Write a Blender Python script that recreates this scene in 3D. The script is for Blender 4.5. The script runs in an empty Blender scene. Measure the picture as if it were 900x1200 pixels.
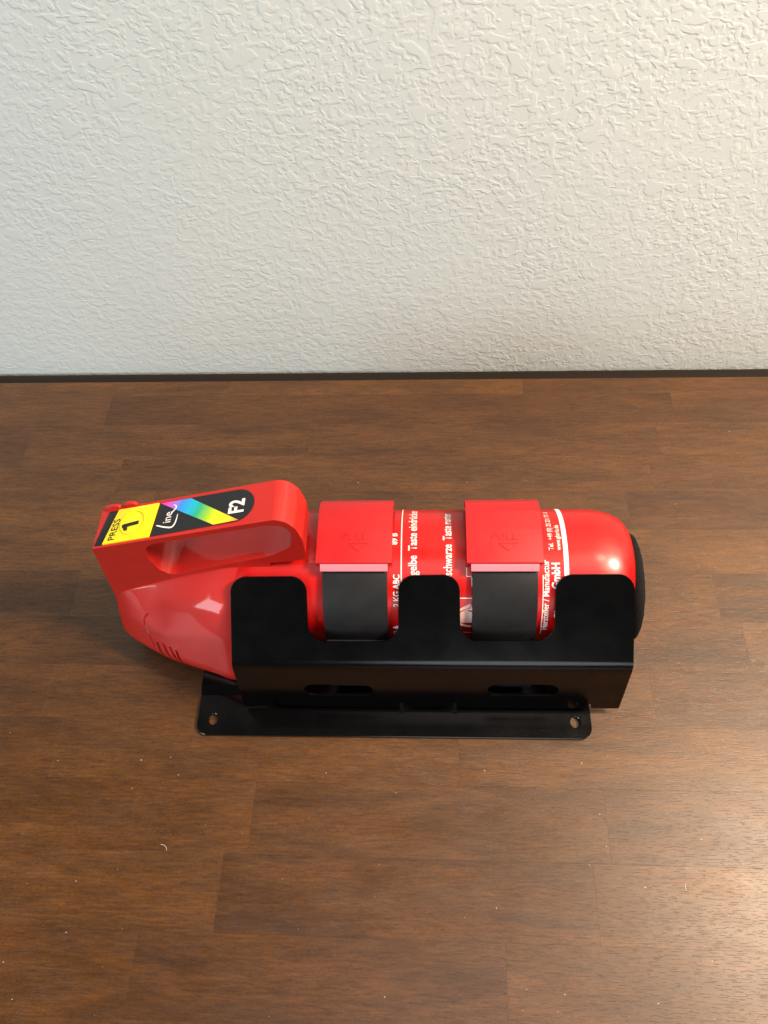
import bpy, bmesh, math, random
from mathutils import Vector, Matrix
random.seed(7)
sc = bpy.context.scene
COL = sc.collection

# ---------------------------------------------------------------- camera
cam_d = bpy.data.cameras.new('camera'); cam = bpy.data.objects.new('camera', cam_d); COL.objects.link(cam)
cam_d.sensor_fit = 'VERTICAL'; cam_d.sensor_height = 24.0; cam_d.lens = 24.0 * 931 / 1200
cam_d.clip_start = 0.01; cam_d.clip_end = 50
R = ((0.9981, 0.0020, -0.0614), (0.0356, -0.8324, 0.5531), (-0.0500, -0.5542, -0.8309))
right = Vector([r[0] for r in R]).normalized(); fwd = Vector([r[2] for r in R]).normalized()
up = right.cross(fwd).normalized(); right = fwd.cross(up)
cam.matrix_world = Matrix(((right.x, up.x, -fwd.x, 0), (right.y, up.y, -fwd.y, 0), (right.z, up.z, -fwd.z, 0.6), (0, 0, 0, 1)))
sc.camera = cam

# ---------------------------------------------------------------- light
w = bpy.data.worlds.new('World'); sc.world = w; w.use_nodes = True
w.node_tree.nodes['Background'].inputs[0].default_value = (0.85, 0.92, 1.0, 1)
w.node_tree.nodes['Background'].inputs[1].default_value = 0.03
def lamp(name, loc, target, size, power, col, shape='DISK'):
    l = bpy.data.lights.new(name, 'AREA'); l.shape = shape; l.size = size; l.energy = power; l.color = col
    o = bpy.data.objects.new(name, l); COL.objects.link(o); o.location = loc
    o.rotation_euler = (Vector(target) - Vector(loc)).to_track_quat('-Z', 'Y').to_euler()
lamp('lamp_right', (0.97, 0.20, 1.10), (0.0, 0.20, 0), 0.34, 41, (1.0, 0.79, 0.58))
lamp('added_sheen_lamp', (0.72, 0.36, 1.60), (0.1, 0.0, 0), 0.30, 9, (1.0, 0.78, 0.56))  # added lamp, gives sheen on the right of the table
lamp('ceiling_light_front', (0.15, -0.30, 2.0), (0.1, 0.1, 0), 1.1, 8, (1.0, 0.88, 0.87))
lamp('window_light_left', (-1.5, -1.15, 0.75), (-0.1, 0.5, 0.2), 0.9, 28, (0.86, 0.96, 1.0), 'SQUARE')
lamp('added_wall_fill', (0.3, -2.0, 0.70), (0.0, 0.577, 0.2), 1.0, 7, (0.95, 1.0, 0.97))  # added low fill to brighten the wall, no known source
sc.view_settings.view_transform = 'Standard'; sc.view_settings.look = 'None'
sc.view_settings.exposure = 0.0; sc.view_settings.gamma = 1.0

# ---------------------------------------------------------------- materials
def mat(name, col, rough=0.5, spec=0.5, coat=0.0, coat_rough=0.1, metal=0.0):
    m = bpy.data.materials.new(name); m.use_nodes = True
    b = m.node_tree.nodes['Principled BSDF']
    b.inputs['Base Color'].default_value = (*col, 1); b.inputs['Roughness'].default_value = rough
    b.inputs['Specular IOR Level'].default_value = spec; b.inputs['Metallic'].default_value = metal
    b.inputs['Coat Weight'].default_value = coat; b.inputs['Coat Roughness'].default_value = coat_rough
    return m
def nd(m, t, **kw):
    n = m.node_tree.nodes.new(t)
    for k, v in kw.items(): setattr(n, k, v)
    return n
def lk(m, a, b): m.node_tree.links.new(a, b)
def bsdf(m): return m.node_tree.nodes['Principled BSDF']
def coords(m, scale=(1, 1, 1), loc=(0, 0, 0)):
    tc = nd(m, 'ShaderNodeTexCoord'); mp = nd(m, 'ShaderNodeMapping')
    mp.inputs['Scale'].default_value = scale; mp.inputs['Location'].default_value = loc
    lk(m, tc.outputs['Object'], mp.inputs['Vector']); return mp.outputs[0]
def noise(m, vec, scale, detail=3, rough=0.5, dist=0.0):
    n = nd(m, 'ShaderNodeTexNoise'); n.inputs['Scale'].default_value = scale; n.inputs['Detail'].default_value = detail
    n.inputs['Roughness'].default_value = rough; n.inputs['Distortion'].default_value = dist
    lk(m, vec, n.inputs['Vector']); return n.outputs['Fac']
def ramp(m, fac, stops):
    r = nd(m, 'ShaderNodeValToRGB'); els = r.color_ramp.elements
    while len(els) < len(stops): els.new(0.5)
    for e, (p, c) in zip(els, stops):
        e.position = p; e.color = (*c, 1) if len(c) == 3 else c
    lk(m, fac, r.inputs[0]); return r.outputs[0]
def g(v): return (v, v, v)
def mix(m, fac, a, b, mode='MIX'):
    n = nd(m, 'ShaderNodeMix', data_type='RGBA', blend_type=mode)
    if hasattr(fac, 'links'): lk(m, fac, n.inputs[0])
    else: n.inputs[0].default_value = fac
    for s, v in ((6, a), (7, b)):
        if hasattr(v, 'links'): lk(m, v, n.inputs[s])
        else: n.inputs[s].default_value = (*v, 1)
    return n.outputs[2]
def math_(m, op, a, b=0.0):
    n = nd(m, 'ShaderNodeMath', operation=op)
    for i, v in enumerate((a, b)):
        if hasattr(v, 'links'): lk(m, v, n.inputs[i])
        else: n.inputs[i].default_value = v
    return n.outputs[0]
def bump(m, h, dist, strength=1.0, prev=None):
    n = nd(m, 'ShaderNodeBump'); n.inputs['Distance'].default_value = dist; n.inputs['Strength'].default_value = strength
    lk(m, h, n.inputs['Height'])
    if prev: lk(m, prev, n.inputs['Normal'])
    lk(m, n.outputs[0], bsdf(m).inputs['Normal']); return n.outputs[0]

# stained wood staves
WOOD = mat('stained_wood', (0.1, 0.05, 0.03), 0.4, 0.58)
oi = nd(WOOD, 'ShaderNodeObjectInfo')
tc = nd(WOOD, 'ShaderNodeTexCoord')
geo = nd(WOOD, 'ShaderNodeNewGeometry')
offs = nd(WOOD, 'ShaderNodeVectorMath', operation='SCALE'); offs.inputs[0].default_value = (7.3, 11.1, 5.7)
lk(WOOD, oi.outputs['Random'], offs.inputs['Scale'])
add = nd(WOOD, 'ShaderNodeVectorMath', operation='ADD'); lk(WOOD, geo.outputs['Position'], add.inputs[0]); lk(WOOD, offs.outputs[0], add.inputs[1])
def wmap(sx, sy):
    mp = nd(WOOD, 'ShaderNodeMapping'); mp.inputs['Scale'].default_value = (sx, sy, 1); lk(WOOD, add.outputs[0], mp.inputs['Vector']); return mp.outputs[0]
tone = ramp(WOOD, oi.outputs['Random'], [(0.0, (0.078, 0.0305, 0.0072)), (0.5, (0.089, 0.0360, 0.0086)), (1.0, (0.102, 0.0425, 0.0105))])
fig = noise(WOOD, wmap(1, 5), 9, 4, 0.6, 0.6)
c1 = mix(WOOD, 1.0, tone, ramp(WOOD, fig, [(0.25, g(0.52)), (0.75, g(1.36))]), 'MULTIPLY')
gr = noise(WOOD, wmap(1, 9), 60, 4, 0.65, 0.3)
c2 = mix(WOOD, 1.0, c1, ramp(WOOD, gr, [(0.32, g(0.68)), (0.68, g(1.22))]), 'MULTIPLY')
pores = noise(WOOD, wmap(1, 11), 130, 2, 0.5, 0.2)
pm = ramp(WOOD, pores, [(0.58, g(0)), (0.66, g(1))])
c3 = mix(WOOD, math_(WOOD, 'MULTIPLY', pm, 0.50), c2, (0.030, 0.013, 0.008))
fleck = noise(WOOD, wmap(1, 1.5), 420, 2, 0.5)
c4 = mix(WOOD, 1.0, c3, ramp(WOOD, fleck, [(0.3, g(0.84)), (0.7, g(1.14))]), 'MULTIPLY')
lk(WOOD, c4, bsdf(WOOD).inputs['Base Color'])
wr = ramp(WOOD, noise(WOOD, wmap(1, 2), 30, 4, 0.6), [(0.3, g(0.31)), (0.7, g(0.43))])
lk(WOOD, wr, bsdf(WOOD).inputs['Roughness'])
b1 = bump(WOOD, pm, -0.00007, 0.6)
bump(WOOD, gr, 0.00005, 0.5, b1)
EDGE = mat('back_edge_shade', (0.014, 0.009, 0.006), 0.55, 0.2)  # near-black colour stands in for the shade where table meets wall
GLUE = mat('dark_seam', (0.03, 0.015, 0.01), 0.7)

# textured wall paint
WALL = mat('knockdown_paint', (0.67, 0.71, 0.70), 0.55, 0.25)
wv = coords(WALL)
n1 = noise(WALL, wv, 175, 1.5, 0.5, 0.4)
n2 = noise(WALL, wv, 62, 1.2, 0.5, 0.3)
n4 = noise(WALL, coords(WALL, (1, 1, 1.5), (3.1, 0, 1.7)), 95, 1.0, 0.5, 0.5)
blob = ramp(WALL, n1, [(0.50, g(0)), (0.62, g(0.8))])
mid_ = ramp(WALL, n4, [(0.55, g(0)), (0.63, g(1))])
big = ramp(WALL, n2, [(0.60, g(0)), (0.66, g(1))])
n3 = noise(WALL, wv, 520, 2, 0.5)
patch = ramp(WALL, noise(WALL, wv, 10, 2, 0.5), [(0.35, g(0.55)), (0.65, g(1))])
relief = math_(WALL, 'MAXIMUM', math_(WALL, 'MAXIMUM', blob, mid_), big)
hh = math_(WALL, 'ADD', math_(WALL, 'MULTIPLY', relief, patch), math_(WALL, 'MULTIPLY', n3, 0.20))
bump(WALL, hh, 0.0009, 0.34)
wc = noise(WALL, wv, 4, 3, 0.5)
lk(WALL, ramp(WALL, wc, [(0.3, (0.575, 0.635, 0.635)), (0.7, (0.605, 0.655, 0.650))]), bsdf(WALL).inputs['Base Color'])

def red_variation(m, base):
    lk(m, mix(m, 1.0, base, ramp(m, noise(m, coords(m), 25, 3), [(0.3, g(0.96)), (0.7, g(1.04))]), 'MULTIPLY'), bsdf(m).inputs['Base Color'])
RED_ABS = mat('satin_red_plastic', (0.66, 0.028, 0.018), 0.48, 0.25, 0.55, 0.07)
red_variation(RED_ABS, (0.47, 0.013, 0.008))
bump(RED_ABS, noise(RED_ABS, coords(RED_ABS), 1800, 2), 0.00003, 0.5)
RED_PAINT = mat('glossy_red_paint', (0.62, 0.006, 0.006), 0.34, 0.45, 0.15, 0.12)
red_variation(RED_PAINT, (0.47, 0.003, 0.002))
RED_CLIP = mat('red_buckle_plastic', (0.66, 0.016, 0.022), 0.42, 0.5)
red_variation(RED_CLIP, (0.44, 0.006, 0.009))
bump(RED_CLIP, noise(RED_CLIP, coords(RED_CLIP), 1500, 2), 0.00004, 0.5)
BLACK = mat('black_powder_coat', (0.0014, 0.0014, 0.0016), 0.2, 0.45)
lk(BLACK, ramp(BLACK, noise(BLACK, coords(BLACK), 60, 4), [(0.3, g(0.15)), (0.7, g(0.20))]), bsdf(BLACK).inputs['Roughness'])
bump(BLACK, noise(BLACK, coords(BLACK), 900, 2), 0.00003, 0.5)
RUBBER = mat('black_rubber', (0.014, 0.015, 0.017), 0.55, 0.28)
lk(RUBBER, ramp(RUBBER, noise(RUBBER, coords(RUBBER), 90, 5, 0.6), [(0.3, (0.0068, 0.0072, 0.0085)), (0.7, (0.0115, 0.0120, 0.0140))]), bsdf(RUBBER).inputs['Base Color'])
bump(RUBBER, noise(RUBBER, coords(RUBBER), 2200, 2), 0.00005, 0.6)
FOAM = mat('rough_black_rubber', (0.006, 0.006, 0.006), 0.85, 0.2)
bump(FOAM, noise(FOAM, coords(FOAM), 700, 3), 0.0006, 1.0)
YELLOW = mat('yellow_plastic', (0.90, 0.73, 0.008), 0.34)
STICKER = mat('black_sticker', (0.009, 0.010, 0.013), 0.36)
BLACKP = mat('black_print', (0.008, 0.008, 0.008), 0.4)
WHITEP = mat('white_print', (0.82, 0.78, 0.77), 0.4)
PINKP = mat('pale_pink_print', (0.80, 0.52, 0.48), 0.4)
DREDP = mat('dark_red_print', (0.30, 0.004, 0.006), 0.35)
RAINBOW = mat('rainbow_print', (1, 1, 1), 0.36)
uvn = nd(RAINBOW, 'ShaderNodeUVMap'); sx = nd(RAINBOW, 'ShaderNodeSeparateXYZ'); lk(RAINBOW, uvn.outputs[0], sx.inputs[0])
lk(RAINBOW, ramp(RAINBOW, sx.outputs[0], [(0.0, (0.80, 0.03, 0.28)), (0.13, (0.55, 0.10, 0.62)), (0.25, (0.04, 0.26, 0.80)), (0.38, (0.01, 0.42, 0.72)),
     (0.50, (0.02, 0.42, 0.20)), (0.62, (0.30, 0.60, 0.03)), (0.74, (0.82, 0.76, 0.01)), (0.90, (0.90, 0.62, 0.02)), (1.0, (0.85, 0.22, 0.06))]), bsdf(RAINBOW).inputs['Base Color'])
PINKLIP = mat('pale_pink_plastic', (0.62, 0.20, 0.26), 0.4)
LINT = mat('pale_lint', (0.6, 0.52, 0.45), 0.8)

for m_, lo, hi in ((RED_ABS, 0.40, 0.56), (RED_PAINT, 0.28, 0.42), (RED_CLIP, 0.36, 0.52)):
    lk(m_, ramp(m_, noise(m_, coords(m_), 38, 5, 0.65, 0.8), [(0.3, g(lo)), (0.7, g(hi))]), bsdf(m_).inputs['Roughness'])
# ---------------------------------------------------------------- helpers
PIV = Vector((0, 0.3005, 0)); ROT = math.radians(0.45)
def thing(name, label, cat, loc=PIV, rotz=ROT, group=None):
    o = bpy.data.objects.new(name, None); COL.objects.link(o); o.location = loc; o.rotation_euler = (0, 0, rotz)
    o.empty_display_size = 0.02
    o['label'] = label; o['category'] = cat
    if group: o['group'] = group
    return o
def obj(name, bm, m, parent=None, smooth=None, off=PIV):
    """bm is in assembly coordinates; shifted to the root's base when it has one"""
    if off is not None and parent is not None: bmesh.ops.translate(bm, verts=bm.verts, vec=-off)
    me = bpy.data.meshes.new(name); bm.to_mesh(me); bm.free()
    me.materials.append(m)
    if smooth is not None:
        for p in me.polygons: p.use_smooth = True
        me.set_sharp_from_angle(angle=math.radians(smooth))
    o = bpy.data.objects.new(name, me); COL.objects.link(o)
    if parent is not None: o.parent = parent
    return o
def fillet(pts, rads, n=6, closed=True):
    """round the corners of a 2D polygon"""
    out = []; N = len(pts)
    if not hasattr(rads, '__len__'): rads = [rads] * N
    for i, p in enumerate(pts):
        if not closed and i in (0, N - 1): out.append(tuple(p)); continue
        a = Vector(pts[i - 1]) - Vector(p); b = Vector(pts[(i + 1) % N]) - Vector(p); p = Vector(p)
        la, lb = a.length, b.length; a.normalize(); b.normalize()
        ang = a.angle(b) if la and lb else math.pi
        r = rads[i]
        if r <= 0 or abs(ang - math.pi) < 0.02: out.append(tuple(p)); continue
        t = min(r / math.tan(ang / 2), la * 0.48, lb * 0.48); r = t * math.tan(ang / 2)
        c = p + (a + b).normalized() * (r / math.sin(ang / 2))
        s, e = p + a * t - c, p + b * t - c
        for k in range(n + 1):
            f = k / n; v = s * (math.sin((1 - f) * (math.pi - ang)) ) + e * math.sin(f * (math.pi - ang))
            v /= math.sin(math.pi - ang); v = v.normalized() * r; q = c + v; out.append(tuple(q))
    return out
def prism(bm, loops, to3d, t0, t1):
    """extrude a 2D outline (first loop) with holes; to3d(x,y,t)"""
    es = []; vloops = []
    for lp in loops:
        vs = [bm.verts.new(to3d(x, y, t0)) for x, y in lp]; vloops.append(vs)
        es += [bm.edges.new((vs[i], vs[(i + 1) % len(vs)])) for i in range(len(vs))]
    r = bmesh.ops.triangle_fill(bm, use_beauty=True, use_dissolve=False, edges=es)
    faces = [f for f in r['geom'] if isinstance(f, bmesh.types.BMFace)]
    top = {}
    for lp, vs in zip(loops, vloops):
        for (x, y), v in zip(lp, vs): top[v] = bm.verts.new(to3d(x, y, t1))
    for f in faces: bm.faces.new([top[v] for v in reversed(f.verts)])
    for vs in vloops:
        n = len(vs)
        for i in range(n):
            a, b = vs[i], vs[(i + 1) % n]; bm.faces.new((a, b, top[b], top[a]))
    bmesh.ops.recalc_face_normals(bm, faces=bm.faces[:])
def bevel_sharp(bm, width, seg=2, ang=35):
    es = [e for e in bm.edges if len(e.link_faces) == 2 and e.calc_face_angle(0) > math.radians(ang)]
    bmesh.ops.bevel(bm, geom=es, offset=width, segments=seg, profile=0.6, affect='EDGES', clamp_overlap=True)
def box(bm, lo, hi):
    r = bmesh.ops.create_cube(bm, size=1)
    for v in r['verts']:
        v.co = Vector([lo[i] + (v.co[i] + 0.5) * (hi[i] - lo[i]) for i in range(3)])
def lathe_x(bm, prof, yc, zc, n=128, cap=True):
    rings = []
    for x, r in prof:
        rings.append([bm.verts.new((x, yc - r * math.cos(2 * math.pi * k / n), zc + r * math.sin(2 * math.pi * k / n))) for k in range(n)])
    for a, b in zip(rings, rings[1:]):
        for k in range(n): bm.faces.new((a[k], a[(k + 1) % n], b[(k + 1) % n], b[k]))
    if cap: bm.faces.new(rings[0]); bm.faces.new(rings[-1])
    bmesh.ops.recalc_face_normals(bm, faces=bm.faces[:])
def text_bm(s, size, mapf, sx=1.0, bold=0.0, align='LEFT', depth=0.0):
    cu = bpy.data.curves.new('text', 'FONT'); cu.body = s; cu.size = 1.0; cu.offset = bold; cu.align_x = align
    cu.resolution_u = 3; cu.extrude = depth
    o = bpy.data.objects.new('text', cu); COL.objects.link(o)
    dg = bpy.context.evaluated_depsgraph_get(); me = bpy.data.meshes.new_from_object(o.evaluated_get(dg))
    bm = bmesh.new(); bm.from_mesh(me)
    bpy.data.objects.remove(o); bpy.data.meshes.remove(me); bpy.data.curves.remove(cu)
    for v in bm.verts: v.co = mapf(v.co.x * size * sx, v.co.y * size, v.co.z)
    return bm
def ribbon(bm, pts, widths, mapf):
    vs = []
    for i, p in enumerate(pts):
        a = Vector(pts[max(i - 1, 0)]); b = Vector(pts[min(i + 1, len(pts) - 1)]); d = (b - a).normalized(); nrm = Vector((-d.y, d.x))
        wd = widths if not hasattr(widths, '__len__') else widths[i]
        q = Vector(p); vs.append([bm.verts.new(mapf(*(q + nrm * wd / 2), 0)), bm.verts.new(mapf(*(q - nrm * wd / 2), 0))])
    for a, b in zip(vs, vs[1:]): bm.faces.new((a[0], a[1], b[1], b[0]))
def catmull(pts, n=6):
    P = [Vector(p) for p in pts]; P = [P[0] * 2 - P[1]] + P + [P[-1] * 2 - P[-2]]; out = []
    for i in range(1, len(P) - 2):
        for k in range(n):
            t = k / n
            out.append(tuple(0.5 * ((2 * P[i]) + (P[i + 1] - P[i - 1]) * t + (2 * P[i - 1] - 5 * P[i] + 4 * P[i + 1] - P[i + 2]) * t * t + (3 * P[i] - P[i - 1] - 3 * P[i + 1] + P[i + 2]) * t ** 3)))
    out.append(tuple(P[-2])); return out
def add_bm(dst, src):
    me = bpy.data.meshes.new('t'); src.to_mesh(me); src.free(); dst.from_mesh(me); bpy.data.meshes.remove(me)

# ---------------------------------------------------------------- wall
bm = bmesh.new(); box(bm, (-1.8, 0.5785, -0.75), (1.8, 0.66, 0.95))
wall = obj('wall', bm, WALL); wall['kind'] = 'structure'

# ---------------------------------------------------------------- table top of finger-jointed staves
table = thing('table', 'dark brown stained wood tabletop of staggered staves pushed against the pale textured wall', 'table', (0, 0.1, -0.03), 0)
TO = Vector((0, 0.1, -0.03))
rows = [0.5615, 0.5416, 0.5034, 0.4642, 0.4225, 0.3819, 0.3370, 0.2925, 0.2480, 0.2039, 0.1575, 0.1067, 0.0563, 0.0050, -0.046, -0.097, -0.148]
known = {1: [0.2333, -0.33], 0: [-0.21, 0.09, 0.36], 2: [0.213, -0.12], 3: [0.200, -0.30], 4: [-0.2607, 0.1745], 5: [0.05, 0.31], 6: [-0.31, 0.235], 7: [-0.15, 0.25],
         8: [0.17, -0.31], 9: [-0.2912, 0.02], 10: [-0.1315, 0.1242], 11: [-0.1485, 0.1112], 12: [-0.2, 0.0484], 13: [-0.08, 0.19]}
X0, X1 = -1.0, 1.0
for i in range(len(rows) - 1):
    js = sorted(known.get(i, [random.uniform(-0.2, 0.1)]))
    while js[0] > X0 + 0.45: js.insert(0, js[0] - random.uniform(0.22, 0.36))
    while js[-1] < X1 - 0.45: js.append(js[-1] + random.uniform(0.22, 0.36))
    js = [X0] + js + [X1]
    for a, b in zip(js, js[1:]):
        bm = bmesh.new(); gp = 0.00001
        box(bm, (a + gp, rows[i + 1] + gp, -0.03), (b - gp, rows[i] - gp, 0.0))
        es = [e for e in bm.edges if all(v.co.z > -0.001 for v in e.verts)]
        bmesh.ops.bevel(bm, geom=es, offset=0.00005, segments=1, affect='EDGES')
        obj('plank', bm, WOOD, table, None, TO)
bm = bmesh.new()
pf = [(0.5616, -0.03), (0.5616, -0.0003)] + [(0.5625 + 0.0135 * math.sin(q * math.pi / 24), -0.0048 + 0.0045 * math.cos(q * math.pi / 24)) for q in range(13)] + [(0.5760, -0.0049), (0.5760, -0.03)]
prism(bm, [pf], lambda y, z, t: (t, y, z), X0, X1); obj('shade_strip', bm, EDGE, table, 40, TO)  # rounded back strip, added to carry the painted shade at the wall
bm = bmesh.new(); box(bm, (X0, -0.148, -0.033), (X1, 0.5605, -0.0302)); obj('underlay', bm, GLUE, table, None, TO)

# ---------------------------------------------------------------- bracket
br = thing('mounting_bracket', 'black folded metal mounting bracket with three rounded fingers lying flat on the wooden table', 'bracket')
def plate_xy(bm, outline, holes, z0, z1): prism(bm, [outline] + holes, lambda x, y, t: (x, y, t), z0, z1)
def circ(cx, cy, rx, ry=None, n=20):
    ry = ry or rx; return [(cx + rx * math.cos(2 * math.pi * k / n), cy + ry * math.sin(2 * math.pi * k / n)) for k in range(n)]
# base plate: two flanges on the table and a raised centre between two small risers
YC = 0.3005
bm = bmesh.new()
def flange(sgn, bm):
    ya, yb = 0.1922, 0.2243
    out = fillet([(-0.1835, yb), (-0.1835, ya), (0.1195, ya), (0.1195, yb)], [0, 0.009, 0.009, 0], 6)
    hs = [circ(-0.171, 0.2046, 0.0037, 0.0044), circ(0.1075, 0.2050, 0.0037, 0.0044)]
    if sgn < 0: out = [(x, 2 * YC - y) for x, y in out]; hs = [[(x, 2 * YC - y) for x, y in h] for h in hs]
    plate_xy(bm, out, hs, 0.0003, 0.0033)
flange(1, bm); obj_fl = bm
bevel_sharp(bm, 0.0004, 1, 60)
obj('flange', bm, BLACK, br, 40)
bm = bmesh.new()
ys = [(0.2243, 0.0033), (0.2252, 0.0036), (0.2300, 0.0063), (0.2315, 0.0067), (0.3500, 0.0067)]
pf = ys + [(y, z - 0.003) for y, z in reversed(ys)]
prism(bm, [pf], lambda y, z, t: (t, y, z), -0.1835, 0.1195)
obj('base_plate', bm, BLACK, br, 50)
# front cradle: one sheet, unfolded outline (x, s) bent along the fold at s = 0
TH = 0.0020; S0 = -0.0555
a_lo = math.radians(80); a_up = math.radians(41); BY, BZ = 0.2235, 0.0640; RB = 0.014
def bend(x, s, t):
    # t = offset along the outer normal; fold is an arc between the two facets
    half = (a_lo - a_up) / 2; L = RB * (a_lo - a_up)
    tl = RB * math.tan(half)
    dlo = Vector((math.cos(a_lo), math.sin(a_lo))); dup = Vector((math.cos(a_up), math.sin(a_up)))
    P = Vector((BY, BZ))
    if s <= -tl: p = P + dlo * s; d = dlo
    elif s >= tl: p = P + dup * s; d = dup
    else:
        f = (s + tl) / (2 * tl); an = a_lo + (a_up - a_lo) * f
        n_lo = Vector((-dlo.y, dlo.x)); c = P - dlo * tl - n_lo * RB
        p = c + Vector((-math.sin(an), math.cos(an))) * RB; d = Vector((math.cos(an), math.sin(an)))
    n = Vector((-d.y, d.x)); p = p + n * t
    return Vector((x, p.x, p.y))
r_t, r_v = 0.0115, 0.0125
outl = [(-0.1465, S0), (-0.1228, S0), (-0.1222, S0 + 0.0060), (-0.1200, S0 + 0.0060), (-0.1194, S0),
        (-0.0262, S0), (-0.0256, S0 + 0.0060), (-0.0234, S0 + 0.0060), (-0.0228, S0), (0.0150, S0), (0.0156, S0 + 0.0060), (0.0178, S0 + 0.0060), (0.0184, S0),
        (0.1158, S0), (0.1164, S0 + 0.0060), (0.1186, S0 + 0.0060), (0.1192, S0), (0.1400, S0),
        (0.1410, 0.0), (0.1402, 0.0678), (0.0860, 0.0673), (0.0856, 0.0196), (0.0194, 0.0190), (0.0186, 0.0673), (-0.0245, 0.0668), (-0.0250, 0.0185),
        (-0.0896, 0.0180), (-0.0903, 0.0662), (-0.1450, 0.0657), (-0.1463, 0.0)]
rads = [0.002, 0, 0, 0, 0, 0, 0, 0, 0, 0, 0, 0, 0, 0, 0, 0, 0, 0.002, 0, r_t, r_t, r_v, r_v, r_t, r_t, r_v, r_v, r_t, r_t, 0]
ol = fillet(outl, rads, 8)
def slot(xa, xb, sc_, hh_):
    o = []
    for k in range(9): an = math.pi / 2 + math.pi * k / 8; o.append((xa + hh_ + hh_ * math.cos(an), sc_ + hh_ * math.sin(an)))
    for k in range(9): an = -math.pi / 2 + math.pi * k / 8; o.append((xb - hh_ + hh_ * math.cos(an), sc_ + hh_ * math.sin(an)))
    return o
bm = bmesh.new()
prism(bm, [ol, slot(-0.0970, -0.0452, -0.0325, 0.0078), slot(0.0400, 0.0920, -0.0305, 0.0078)], lambda x, y, t: (x, y, t), 0.0, -TH)
# extra cuts so the fold can bend
tl = RB * math.tan((a_lo - a_up) / 2)
for k in range(13):
    s = -tl + 2 * tl * k / 12
    bmesh.ops.bisect_plane(bm, geom=bm.verts[:] + bm.edges[:] + bm.faces[:], plane_co=(0, s, 0), plane_no=(0, 1, 0), dist=1e-6)
bevel_sharp(bm, 0.00045, 2, 60)
for v in bm.verts: v.co = bend(*v.co)
cw = obj('cradle_wall', bm, BLACK, br, 30)
wn = cw.modifiers.new('weighted_normals', 'WEIGHTED_NORMAL'); wn.keep_sharp = True; wn.weight = 100
# tabs from the cradle wall inward over the base, rear low wall
for xa, xb in ((-0.1194, -0.0262), (0.0184, 0.1158)):
    bm = bmesh.new()
    p0 = bend(0, S0, 0); pf = [(p0.y + 0.0001, p0.z + 0.0006), (p0.y + 0.0001, p0.z - 0.0004), (p0.y + 0.0035, 0.0078), (0.2460, 0.0078), (0.2460, 0.0100), (p0.y + 0.004, 0.0100)]
    prism(bm, [pf], lambda y, z, t: (t, y, z), xa, xb); obj('tab', bm, BLACK, br, 40)
bm = bmesh.new()
pf = [(0.3580, 0.0046), (0.3580, 0.0330), (0.3554, 0.0330), (0.3554, 0.0106), (0.3300, 0.0104), (0.3300, 0.0078), (0.3502, 0.0078), (0.3502, 0.0046)]
prism(bm, [pf], lambda y, z, t: (t, y, z), -0.1463, 0.1400); bevel_sharp(bm, 0.0003, 1, 50); obj('rear_wall', bm, BLACK, br, 40)

# ---------------------------------------------------------------- extinguisher
ex = thing('fire_extinguisher', 'red fire extinguisher lying on its side with loop handle and yellow press button', 'fire extinguisher')
TR, TZ = 0.0516, 0.0587
prof = [(-0.150, 0.030), (-0.1480, 0.046), (-0.140, 0.0515), (-0.130, TR)]
prof += [(0.1120, TR)]
for k in range(1, 17):
    a = math.pi / 2 * k / 16; prof.append((0.1120 + 0.0340 * math.sin(a), 0.034 + (TR - 0.034) * math.cos(a) ** 0.9))
prof.append((0.1462, 0.02))
bm = bmesh.new(); lathe_x(bm, prof, YC, TZ, 160); tank = obj('tank', bm, RED_PAINT, ex, 40)
bm = bmesh.new()
lathe_x(bm, [(0.1400, 0.022), (0.1400, 0.0330), (0.1420, 0.0375), (0.1450, 0.0400), (0.1485, 0.0410), (0.1506, 0.0400), (0.1515, 0.038), (0.1515, 0.034), (0.1490, 0.0325), (0.1490, 0.012)], 0.2935, 0.0555, 128)
for v in bm.verts:
    v.co.x += random.uniform(-.0002, .0002)
obj('foot_ring', bm, FOAM, ex, 60)
def cylmap(x0, ang0, r, wide=1.0):
    """text runs round the tank from the front over the top; letter tops towards -x"""
    def f(tx, ty, tz):
        a = math.radians(ang0) + tx / TR; rr = r + tz
        return Vector((x0 - ty, YC - rr * math.cos(a), TZ + rr * math.sin(a)))
    return f
RP = TR + 0.00022
def tank_text(s, x0, a0, size, sx=0.85, bold=0.012):
    o = obj('lettering', text_bm(s, size, cylmap(x0, a0, RP), sx, bold), WHITEP, tank, None, PIV); return o
tank_text('2 KG ABC', -0.0240, 36, 0.0064, .85, .02)
tank_text('89 B', -0.0258, 87, 0.0064, .85, .03)
tank_text('43 A', -0.0240, 4, 0.0074, .85, .03)
tank_text('gelbe  Taste eindrücken', -0.0116, 62.0, 0.0088, 0.76, 0.014)
tank_text('schwarze  Taste runter', 0.0134, 61.5, 0.0088, 0.70, 0.014)
tank_text('Hersteller / Manufactur', 0.0817, 13, 0.0062, 0.93, 0.014)
tank_text('GmbH', 0.0892, 51, 0.0080, 0.86, 0.03)
tank_text('Gloria', 0.0918, 25, 0.0086, 0.86, 0.03)
tank_text('Tel.  +49 (0) 25 23 / 77 - 0', 0.0856, 82, 0.0048, 0.80, 0.010)
tank_text('www.gloria.de', 0.0908, 82, 0.0048, 0.80, 0.010)
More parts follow.
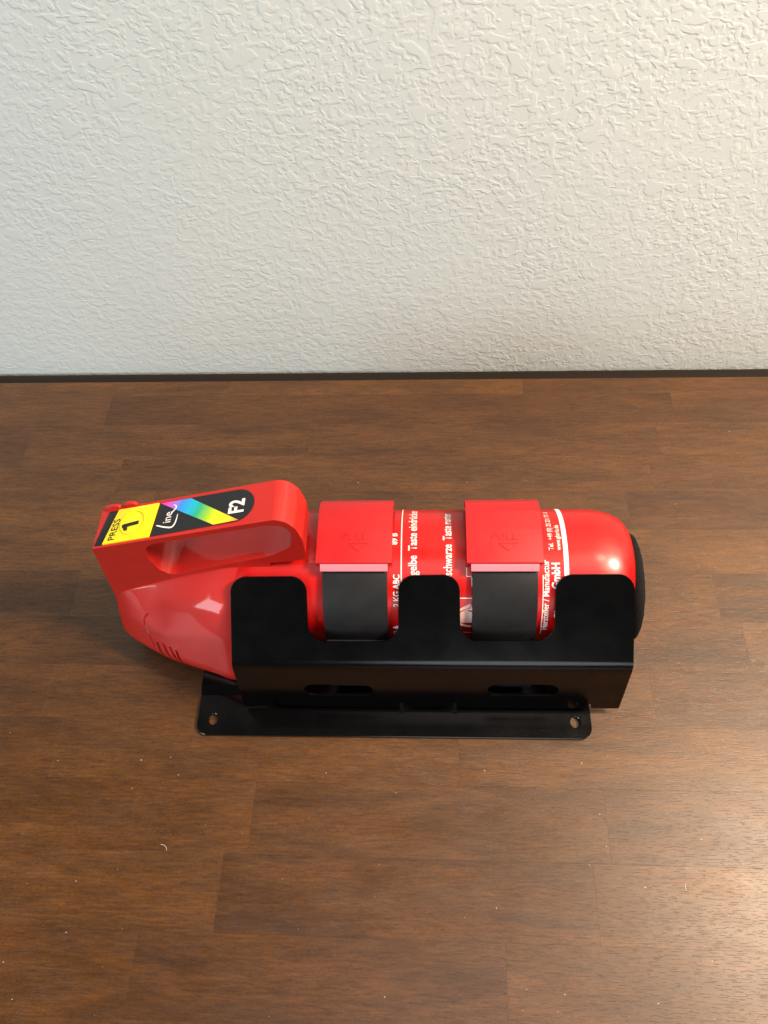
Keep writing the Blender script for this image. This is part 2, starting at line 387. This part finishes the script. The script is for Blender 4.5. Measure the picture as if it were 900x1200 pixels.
def arcband(name, xa, xb, a0, a1, m, r=RP, skew=0.0):
    bm = bmesh.new(); n = 60; prev = None
    for k in range(n + 1):
        a = math.radians(a0 + (a1 - a0) * k / n)
        cur = [bm.verts.new((x, YC - r * math.cos(a), TZ + r * math.sin(a))) for x in (xa, xb)]
        if prev: bm.faces.new((prev[0], prev[1], cur[1], cur[0]))
        prev = cur
    bmesh.ops.recalc_face_normals(bm, faces=bm.faces[:])
    return obj(name, bm, m, tank)
arcband('stripe', 0.0924, 0.0957, -60, 240, WHITEP)
arcband('printed_line', -0.0230, -0.0222, 8, 200, WHITEP)
arcband('printed_line', 0.0772, 0.0778, 8, 62, WHITEP)
arcband('printed_line', 0.0272, 0.0277, 53, 60, WHITEP)
arcband('printed_line', 0.0236, 0.0241, 61, 68, WHITEP)
arcband('printed_line', 0.0236, 0.0272, 60.6, 61.2, WHITEP)
# pictogram by the second strap: framed pale drawing on darker red
arcband('pictogram_frame', 0.0165, 0.0290, 43.2, 43.9, WHITEP)
arcband('pictogram_frame', 0.0165, 0.0290, 9.0, 9.7, WHITEP)
arcband('pictogram', 0.0165, 0.0290, 9.7, 21.0, DREDP)
def cylpoly(name, pts, m, r):
    bm = bmesh.new(); f = [bm.verts.new((x, YC - r * math.cos(math.radians(a)), TZ + r * math.sin(math.radians(a)))) for x, a in pts]
    bm.faces.new(f); bmesh.ops.recalc_face_normals(bm, faces=bm.faces[:])
    return obj(name, bm, m, tank)
def cylpolys(name, polys, m, r):
    bm = bmesh.new()
    for pts in polys:
        bm.faces.new([bm.verts.new((x, YC - r * math.cos(math.radians(a)), TZ + r * math.sin(math.radians(a)))) for x, a in pts])
    bmesh.ops.recalc_face_normals(bm, faces=bm.faces[:]); return obj(name, bm, m, tank)
cylpolys('pictogram', [[(0.0172, 22), (0.0190, 18.5), (0.0230, 16.5), (0.0290, 16), (0.0290, 24), (0.0172, 25)],
                       [(0.0172, 25), (0.0290, 24), (0.0290, 31), (0.0235, 33), (0.0172, 29)],
                       [(0.0172, 31), (0.0172, 33.5), (0.0262, 39), (0.0275, 36.5)],
                       [(0.0180, 29.9), (0.0232, 34), (0.0290, 32.6), (0.0290, 35.2), (0.0272, 36)]], PINKP, RP + 0.0001)
cylpolys('pictogram_detail', [[(0.0172, 30), (0.0225, 33.4), (0.0226, 34.4), (0.0172, 30.9)], [(0.0255, 34.2), (0.0262, 38), (0.0266, 38), (0.0260, 34.2)],
                              [(0.0186, 20), (0.0190, 20.8), (0.0194, 26), (0.0190, 26)]], DREDP, RP + 0.0002)

# --- head: lofted faceted body
ST = [  # x, half section: (offset from centre plane, z)
    (-0.2478, [(0, .0640), (.0165, .0630), (.0190, .0560), (.0255, .0440), (.0330, .0270), (.0280, .0170), (0, .0150)]),
    (-0.2360, [(0, .0730), (.0185, .0712), (.0235, .0620), (.0325, .0480), (.0410, .0260), (.0360, .0140), (0, .0120)]),
    (-0.2100, [(0, .0850), (.0188, .0825), (.0310, .0680), (.0440, .0520), (.0545, .0280), (.0500, .0130), (0, .0100)]),
    (-0.1930, [(0, .0930), (.0188, .0900), (.0350, .0760), (.0490, .0570), (.0610, .0300), (.0560, .0130), (0, .0095)]),
    (-0.1700, [(0, .1010), (.0185, .0990), (.0400, .0850), (.0540, .0640), (.0685, .0310), (.0630, .0130), (0, .0090)]),
    (-0.1500, [(0, .1085), (.0180, .1060), (.0425, .0885), (.0580, .0670), (.0745, .0320), (.0680, .0130), (0, .0090)]),
    (-0.1300, [(0, .1110), (.0170, .1085), (.0375, .0905), (.0520, .0700), (.0640, .0400), (.0600, .0130), (0, .0090)]),
    (-0.1165, [(0, .1120), (.0170, .1092), (.0360, .0915), (.0480, .0720), (.0530, .0500), (.0420, .0200), (0, .0085)])]
def section(half, inset=0.0):
    full = half + [(-o, z) for o, z in reversed(half[1:-1])]
    if inset:
        cz = sum(z for _, z in full) / len(full); full = [(o * (1 - inset), cz + (z - cz) * (1 - inset)) for o, z in full]
    r = [0.02, 0.0025, 0.006, 0.005, 0.007, 0.012, 0.0]; rr = r + list(reversed(r[1:-1]))
    out = []; N = len(full)
    for i, p in enumerate(full):      # soft corner: same point count for every section
        p = Vector(p); a = Vector(full[i - 1]) - p; b = Vector(full[(i + 1) % N]) - p
        t = min(rr[i], a.length * 0.45, b.length * 0.45)
        if rr[i] <= 0: out.append(tuple(p)); continue
        A_, B_ = p + a.normalized() * t, p + b.normalized() * t
        for k in range(6):
            f = k / 5; q = A_ * (1 - f) ** 2 + p * 2 * f * (1 - f) + B_ * f * f; out.append(tuple(q))
    return out
xs = [s[0] for s in ST]
def interp(x):
    for i in range(len(ST) - 1):
        if x <= xs[i + 1] + 1e-9: break
    p1, p2 = ST[i], ST[i + 1]; p0 = ST[max(i - 1, 0)]; p3 = ST[min(i + 2, len(ST) - 1)]
    t = (x - p1[0]) / (p2[0] - p1[0]); out = []
    for k in range(7):
        q = []
        for c in (0, 1):
            m1 = (p2[1][k][c] - p0[1][k][c]) / (p2[0] - p0[0]) * (p2[0] - p1[0]); m2 = (p3[1][k][c] - p1[1][k][c]) / (p3[0] - p1[0]) * (p2[0] - p1[0])
            q.append((2 * t**3 - 3 * t**2 + 1) * p1[1][k][c] + (t**3 - 2 * t**2 + t) * m1 + (-2 * t**3 + 3 * t**2) * p2[1][k][c] + (t**3 - t**2) * m2)
        out.append(tuple(q))
    return out
bm = bmesh.new(); rings = []
stations = [(xs[0] - 0.0, 0.06), (xs[0] + 0.0006, 0.02), (xs[0] + 0.0020, 0.0)] + [(xs[0] + 0.002 + (xs[-1] - xs[0] - 0.0035) * k / 34, 0) for k in range(1, 35)] + [(xs[-1] - 0.0004, 0.006), (xs[-1], 0.02)]
for x, ins in stations:
    rings.append([bm.verts.new((x, YC + o * (-1), z)) for o, z in section(interp(x), ins)])
for a, b in zip(rings, rings[1:]):
    n = len(a)
    for k in range(n): bm.faces.new((a[k], a[(k + 1) % n], b[(k + 1) % n], b[k]))
bm.faces.new(rings[0]); bm.faces.new(rings[-1]); bmesh.ops.recalc_face_normals(bm, faces=bm.faces[:])
head = obj('head', bm, RED_ABS, ex, 28)
def boolean(o, cutter, op='DIFFERENCE'):
    md = o.modifiers.new('b', 'BOOLEAN'); md.object = cutter; md.operation = op; md.solver = 'EXACT'
    dg = bpy.context.evaluated_depsgraph_get(); me = bpy.data.meshes.new_from_object(o.evaluated_get(dg))
    o.modifiers.remove(md); old = o.data; o.data = me; bpy.data.meshes.remove(old); bpy.data.objects.remove(cutter)
def tube(bm, pts, r, n=6):
    P = [Vector(p) for p in pts]; rings = []
    for i, p in enumerate(P):
        d = (P[min(i + 1, len(P) - 1)] - P[max(i - 1, 0)]).normalized(); u = d.cross(Vector((0, 0, 1))).normalized(); v = d.cross(u)
        rings.append([bm.verts.new(p + u * r * math.cos(2 * math.pi * k / n) + v * r * math.sin(2 * math.pi * k / n)) for k in range(n)])
    for a, b in zip(rings, rings[1:]):
        for k in range(n): bm.faces.new((a[k], a[(k + 1) % n], b[(k + 1) % n], b[k]))
    bm.faces.new(rings[0]); bm.faces.new(rings[-1]); bmesh.ops.recalc_face_normals(bm, faces=bm.faces[:])
cb = bmesh.new()
V3 = lambda *a: [Vector(p) for p in a]
tube(cb, catmull([(-.2180, .2672, .0600), (-.2200, .2664, .0580), (-.2220, .2652, .0550), (-.2222, .2625, .0510), (-.2204, .2577, .0434), (-.2178, .2519, .0325)], 4), 0.0010)
for a, m_, b in (((-.2143, .2531, .0393), (-.2128, .2502, .0320), (-.2108, .2475, .0246)), ((-.2086, .2511, .0412), (-.2070, .2478, .0345), (-.2046, .2447, .0275)),
                 ((-.2030, .2484, .0409), (-.2012, .2452, .0350), (-.1987, .2426, .0284)), ((-.1978, .2458, .0399), (-.1966, .2435, .0330), (-.1949, .2415, .0260))):
    tube(cb, [a, m_, b], 0.0015)
cut = obj('cutter', cb, RED_ABS); cut.location = -PIV; 
bpy.context.view_layer.update(); cut.matrix_world = head.matrix_world @ Matrix.Translation(-PIV)
bpy.context.view_layer.update(); boolean(head, cut)
for p in head.data.polygons: p.use_smooth = True
head.data.set_sharp_from_angle(angle=math.radians(28))


# --- handle: loop-shaped grip, an outline with a finger opening, extruded across
GY0, GY1 = 0.2815, 0.3140
gout = [(-0.2465, 0.0560), (-0.2390, 0.1323), (-0.1042, 0.1688), (-0.0972, 0.1665), (-0.0915, 0.1580), (-0.0887, 0.1440), (-0.0888, 0.1250), (-0.0906, 0.1172),
        (-0.1160, 0.1125), (-0.1190, 0.0800), (-0.2300, 0.0500)]
go = fillet(gout, [0.001, 0.0008, 0.008, 0.010, 0.014, 0.020, 0.02, 0.002, 0.001, 0, 0], 6)
ghole = [(-0.2030, 0.1200), (-0.2020, 0.1310), (-0.1950, 0.1385), (-0.1120, 0.1615), (-0.0980, 0.1615), (-0.0948, 0.1480), (-0.0975, 0.1350), (-0.1155, 0.1215), (-0.1422, 0.1127),
         (-0.1700, 0.1035), (-0.1918, 0.0945), (-0.2000, 0.1040)]
gh = fillet(ghole, [0.01, 0.01, 0.006, 0.02, 0.010, 0.02, 0.012, 0.04, 0.05, 0.03, 0.008, 0.01], 5)
bm = bmesh.new(); prism(bm, [go, gh], lambda x, z, t: (x, t, z), GY0, GY1)
bevel_sharp(bm, 0.0009, 3, 50)
grip = obj('handle', bm, RED_ABS, ex, 32)
wn = grip.modifiers.new('weighted_normals', 'WEIGHTED_NORMAL'); wn.keep_sharp = True; wn.weight = 90
# bar-top frame
A = Vector((-0.2390, 0, 0.1323)); E1 = (Vector((-0.1042, 0, 0.1688)) - A).normalized(); NB = Vector((-E1.z, 0, E1.x))
def bar(s, y, h): p = A + E1 * s + NB * h; return Vector((p.x, y, p.z))
def barprism(name, outline, h0, h1, m, parent, bev=0.0):
    bm = bmesh.new(); prism(bm, [outline], lambda s, y, t: bar(s, y, t), h0, h1)
    if bev: bevel_sharp(bm, bev, 2, 50)
    return obj(name, bm, m, parent, 35)
# raised rim round the recessed label
stk = [(0.0462, 0.2838)] + [(0.1098 + 0.0138 * math.sin(math.pi * k / 16), 0.2981 - 0.0132 * math.cos(math.pi * k / 16)) for k in range(17)] + [(0.0490, 0.3112)]
sticker = barprism('label_panel', stk, -0.0005, 0.0004, STICKER, ex, 0.0)
rb_o = [(0.0495, 0.3108), (0.0735, 0.3108), (0.1135, 0.2858), (0.0950, 0.2852)]
bm = bmesh.new(); vs = [bm.verts.new(bar(s, y, 0.00055)) for s, y in rb_o]; f = bm.faces.new(vs)
uvl = bm.loops.layers.uv.new('UVMap')
d = Vector((0.0635, -0.0253)).normalized(); o0 = Vector((0.0495, 0.3108)); o1 = Vector((0.1135, 0.2858)); L = (o1 - o0).dot(d)
for l, (s, y) in zip(f.loops, rb_o): l[uvl].uv = ((Vector((s, y)) - o0).dot(d) / L, 0)
if f.normal.dot(NB) < 0: bmesh.ops.reverse_faces(bm, faces=[f])
obj('rainbow_band', bm, RAINBOW, sticker)
def barmap(s0, y0, h, slant=0.0):
    return lambda tx, ty, tz: bar(s0 - ty, y0 + tx, h + tz)
obj('lettering', text_bm('F2', 0.0158, barmap(0.1162, 0.2912, 0.0007), 0.76, 0.03), WHITEP, sticker)
obj('lettering', text_bm('ine', 0.0092, barmap(0.0607, 0.2926, 0.0008), 0.85, 0.006), WHITEP, sticker)
bm = bmesh.new(); mp = barmap(0.0, 0.0, 0.00085)
def sw(pts, wds):  # pts in (s, y)
    c = catmull([(y, -s) for s, y in pts], 6); n = len(c)
    ww = [0.25 * wds + 0.75 * wds * math.sin(math.pi * min(1, 0.12 + 0.88 * k / (n - 1)) ) ** 0.5 for k in range(n)]
    ribbon(bm, c, ww, mp)
sw([(0.0500, 0.2920), (0.0560, 0.2898), (0.0615, 0.2885), (0.0640, 0.2898), (0.0652, 0.2940), (0.0655, 0.2990)], 0.0013)
sw([(0.0600, 0.3002), (0.0622, 0.3030), (0.0632, 0.3055), (0.0605, 0.3078)], 0.0011)
obj('lettering', bm, WHITEP, sticker)
# press button: yellow cap, black front piece
blk = [(0.0016, 0.2832), (0.0078, 0.2832), (0.0150, 0.3112), (0.0075, 0.3112)]
barprism('button_front', blk, -0.0005, 0.0006, BLACKP, ex, 0.0002)
yel = [(0.0082, 0.2832), (0.0455, 0.2836), (0.0482, 0.3112), (0.0155, 0.3112)]
button = barprism('button', yel, -0.0005, 0.0012, YELLOW, ex, 0.0003)
bm = bmesh.new()
rg = circ(0.0305, 0.2978, 0.0100, 0.0100, 40); rgi = circ(0.0305, 0.2978, 0.0091, 0.0091, 40)
prism(bm, [rg, rgi], lambda s, y, t: bar(s, y, t), 0.0010, 0.00200); obj('button_ring', bm, YELLOW, button, 40)
obj('lettering', text_bm('PRESS', 0.0074, lambda tx, ty, tz: bar(0.0174 - ty + tx * 0.10, 0.2850 + tx, 0.00135), 0.96, 0.012), BLACKP, button)
bm = bmesh.new()   # numeral one: tops point towards the tip of the handle
one = [(0.0350, 0.2956), (0.0350, 0.2984), (0.0220, 0.2970), (0.0220, 0.2949), (0.0234, 0.2936), (0.0243, 0.2916), (0.0266, 0.2918), (0.0263, 0.2947)]
prism(bm, [one], lambda a, b, t: bar(a, b, t), 0.0013, 0.0017); obj('lettering', bm, BLACKP, button)
# small humps of the safety catch behind the button
for s0, hw in ((0.0090, 0.0072), (0.0235, 0.0058)):
    bm = bmesh.new()
    pts = [(s0 - hw, -0.004)] + [(s0 - hw * math.cos(math.pi * k / 12), -0.0008 + 0.0040 * math.sin(math.pi * k / 12) ** 0.7) for k in range(13)] + [(s0 + hw, -0.004)]
    prism(bm, [pts], lambda s, h, t: bar(s, t, h), 0.3132, 0.3158); bevel_sharp(bm, 0.0005, 2, 50)
    obj('safety_catch', bm, RED_ABS, ex, 40)

# ---------------------------------------------------------------- straps with buckles
def strap(x0, x1, label):
    t = thing('retaining_strap', label, 'strap', group='rubber straps with red pull buckles')
    bm = bmesh.new(); ra, rb = TR + 0.0010, TR + 0.0042; n = 90; pf = []
    a0, a1 = math.radians(-52), math.radians(228)
    pf += [(YC - rb * math.cos(a0 + (a1 - a0) * k / n), TZ + rb * math.sin(a0 + (a1 - a0) * k / n)) for k in range(n + 1)]
    pf += [(YC - ra * math.cos(a1 + (a0 - a1) * k / n), TZ + ra * math.sin(a1 + (a0 - a1) * k / n)) for k in range(n + 1)]
    prism(bm, [pf], lambda y, z, tt: (tt, y, z), x0 + 0.0040, x1 - 0.0035); bevel_sharp(bm, 0.0007, 2, 60)
    obj('band', bm, RUBBER, t, 40)
    # end of the band running down to the slot in the bracket
    bm = bmesh.new(); pf = [(YC - rb - 0.0008, TZ + 0.004), (YC - rb - 0.0008, TZ - 0.012), (0.2240, 0.0330), (0.2255, 0.0215), (0.2285, 0.0215), (0.2270, 0.0340), (YC - rb + 0.0022, TZ - 0.010), (YC - rb + 0.0022, TZ + 0.004)]
    prism(bm, [pf], lambda y, z, tt: (tt, y, z), x0 + 0.0045, x1 - 0.0040)
    obj('band_end', bm, RUBBER, t, 40)
    # pull buckle: thick bent plate over the top of the strap
    top = [(0.2788, 0.1165), (0.3050, 0.1200), (0.3210, 0.1206), (0.3300, 0.1172), (0.3375, 0.1095), (0.3430, 0.0970)]
    bot = [(0.3400, 0.0960), (0.3345, 0.1075), (0.3275, 0.1142), (0.3190, 0.1168), (0.3050, 0.1162), (0.2797, 0.1126)]
    pf = fillet(top + bot, [0.0012, 0.03, 0.010, 0.012, 0.012, 0.001, 0.001, 0.01, 0.01, 0.01, 0.02, 0.0005], 5)
    bm = bmesh.new(); prism(bm, [pf], lambda y, z, tt: (tt, y, z), x0, x1); bevel_sharp(bm, 0.0008, 3, 50)
    bk = obj('buckle', bm, RED_CLIP, t, 35)
    bm = bmesh.new(); lp = fillet([(0.2805, 0.1148), (0.2785, 0.1150), (0.2748, 0.1118), (0.2758, 0.1108), (0.2800, 0.1130)], 0.0004, 2)
    prism(bm, [lp], lambda y, z, tt: (tt, y, z), x0 + 0.0030, x1 - 0.0030); obj('pull_lip', bm, PINKLIP, bk, 40)
    # side cheeks that reach down beside the strap
    for xa, xb in ((x0 + 0.0006, x0 + 0.0028), (x1 - 0.0028, x1 - 0.0006)):
        bm = bmesh.new(); ck = fillet([(0.2800, 0.1150), (0.3230, 0.1180), (0.3330, 0.1080), (0.3250, 0.1110), (0.3000, 0.1145), (0.2830, 0.1105)], 0.0015, 3)
        prism(bm, [ck], lambda y, z, tt: (tt, y, z), xa, xb); bevel_sharp(bm, 0.0003, 1, 50); obj('cheek', bm, RED_CLIP, bk, 40)
    # moulded word and arrow
    cx = (x0 + x1) / 2
    def pm_(tx, ty, tz):
        y = 0.2965 + ty; z = 0.1165 + (y - 0.2788) * (0.1200 - 0.1165) / (0.3050 - 0.2788) + 0.00002 if y < 0.305 else 0.1200 + (y - 0.305) * 0.025
        return Vector((cx + tx, y, z + (0.00035 if tz > 0 else -0.0012)))
    obj('lettering', text_bm('PULL', 0.0075, pm_, 1.15, 0.0, 'CENTER', 0.1), RED_CLIP, bk)
    bm = bmesh.new()
    for pp in ([(-0.004, -0.0025), (0.0095, -0.0025)], [(-0.004, -0.0025), (0.0028, -0.0085)], [(0.0095, -0.0025), (0.0028, -0.0085)]):
        a, b = Vector(pp[0]), Vector(pp[1]); d = (b - a).normalized(); nn = Vector((-d.y, d.x)) * 0.0003
        vs = [pm_(q.x, q.y, z) for z in (-1, 1) for q in (a + nn, b + nn, b - nn, a - nn)]; V = [bm.verts.new(v) for v in vs]
        for f in ((0, 1, 2, 3), (4, 5, 6, 7), (0, 1, 5, 4), (1, 2, 6, 5), (2, 3, 7, 6), (3, 0, 4, 7)): bm.faces.new([V[i] for i in f])
    bmesh.ops.recalc_face_normals(bm, faces=bm.faces[:]); obj('arrow', bm, RED_CLIP, bk)
    return t
strap(-0.0828, -0.0290, 'left black strap with red pull buckle, the one nearer the extinguisher handle')
strap(0.0237, 0.0770, 'right black strap with red pull buckle, beside the printed pictogram and white stripe')

# ---------------------------------------------------------------- dust and lint on the table
bm = bmesh.new(); rnd = random.Random(11)
for k in range(150):
    x = rnd.uniform(-0.42, 0.42); y = rnd.uniform(-0.05, 0.56)
    if k % 3: y = rnd.uniform(-0.02, 0.19)
    if -0.26 < x < 0.17 and 0.185 < y < 0.40: continue
    r = rnd.uniform(0.00012, 0.00038); an = rnd.uniform(0, 6.3); asp = rnd.uniform(0.4, 2.2)
    base = [bm.verts.new((x + r * asp * math.cos(q + an) * rnd.uniform(.6, 1.2), y + r * math.sin(q + an), 0.0001)) for q in (0, 1.3, 2.7, 4.0, 5.2)]
    tip = bm.verts.new((x, y, 0.0001 + r * 0.8))
    for i in range(5): bm.faces.new((base[i], base[(i + 1) % 5], tip))
for (x, y, l, cv) in ((-0.190, 0.1075, 0.007, 0.8), (0.172, 0.092, 0.004, -0.5)):
    a0 = rnd.uniform(1.2, 2.2); p = []; q = Vector((x, y))
    for k in range(7): p.append(tuple(q)); q = q + Vector((math.cos(a0), math.sin(a0))) * l / 6; a0 += cv / 3
    ribbon(bm, p, 0.00028, lambda u, v, t: (u, v, 0.0003))
bmesh.ops.recalc_face_normals(bm, faces=bm.faces[:])
dust = obj('dust', bm, LINT); dust['kind'] = 'stuff'; dust['label'] = 'tiny pale dust specks and lint scattered over the dark tabletop'
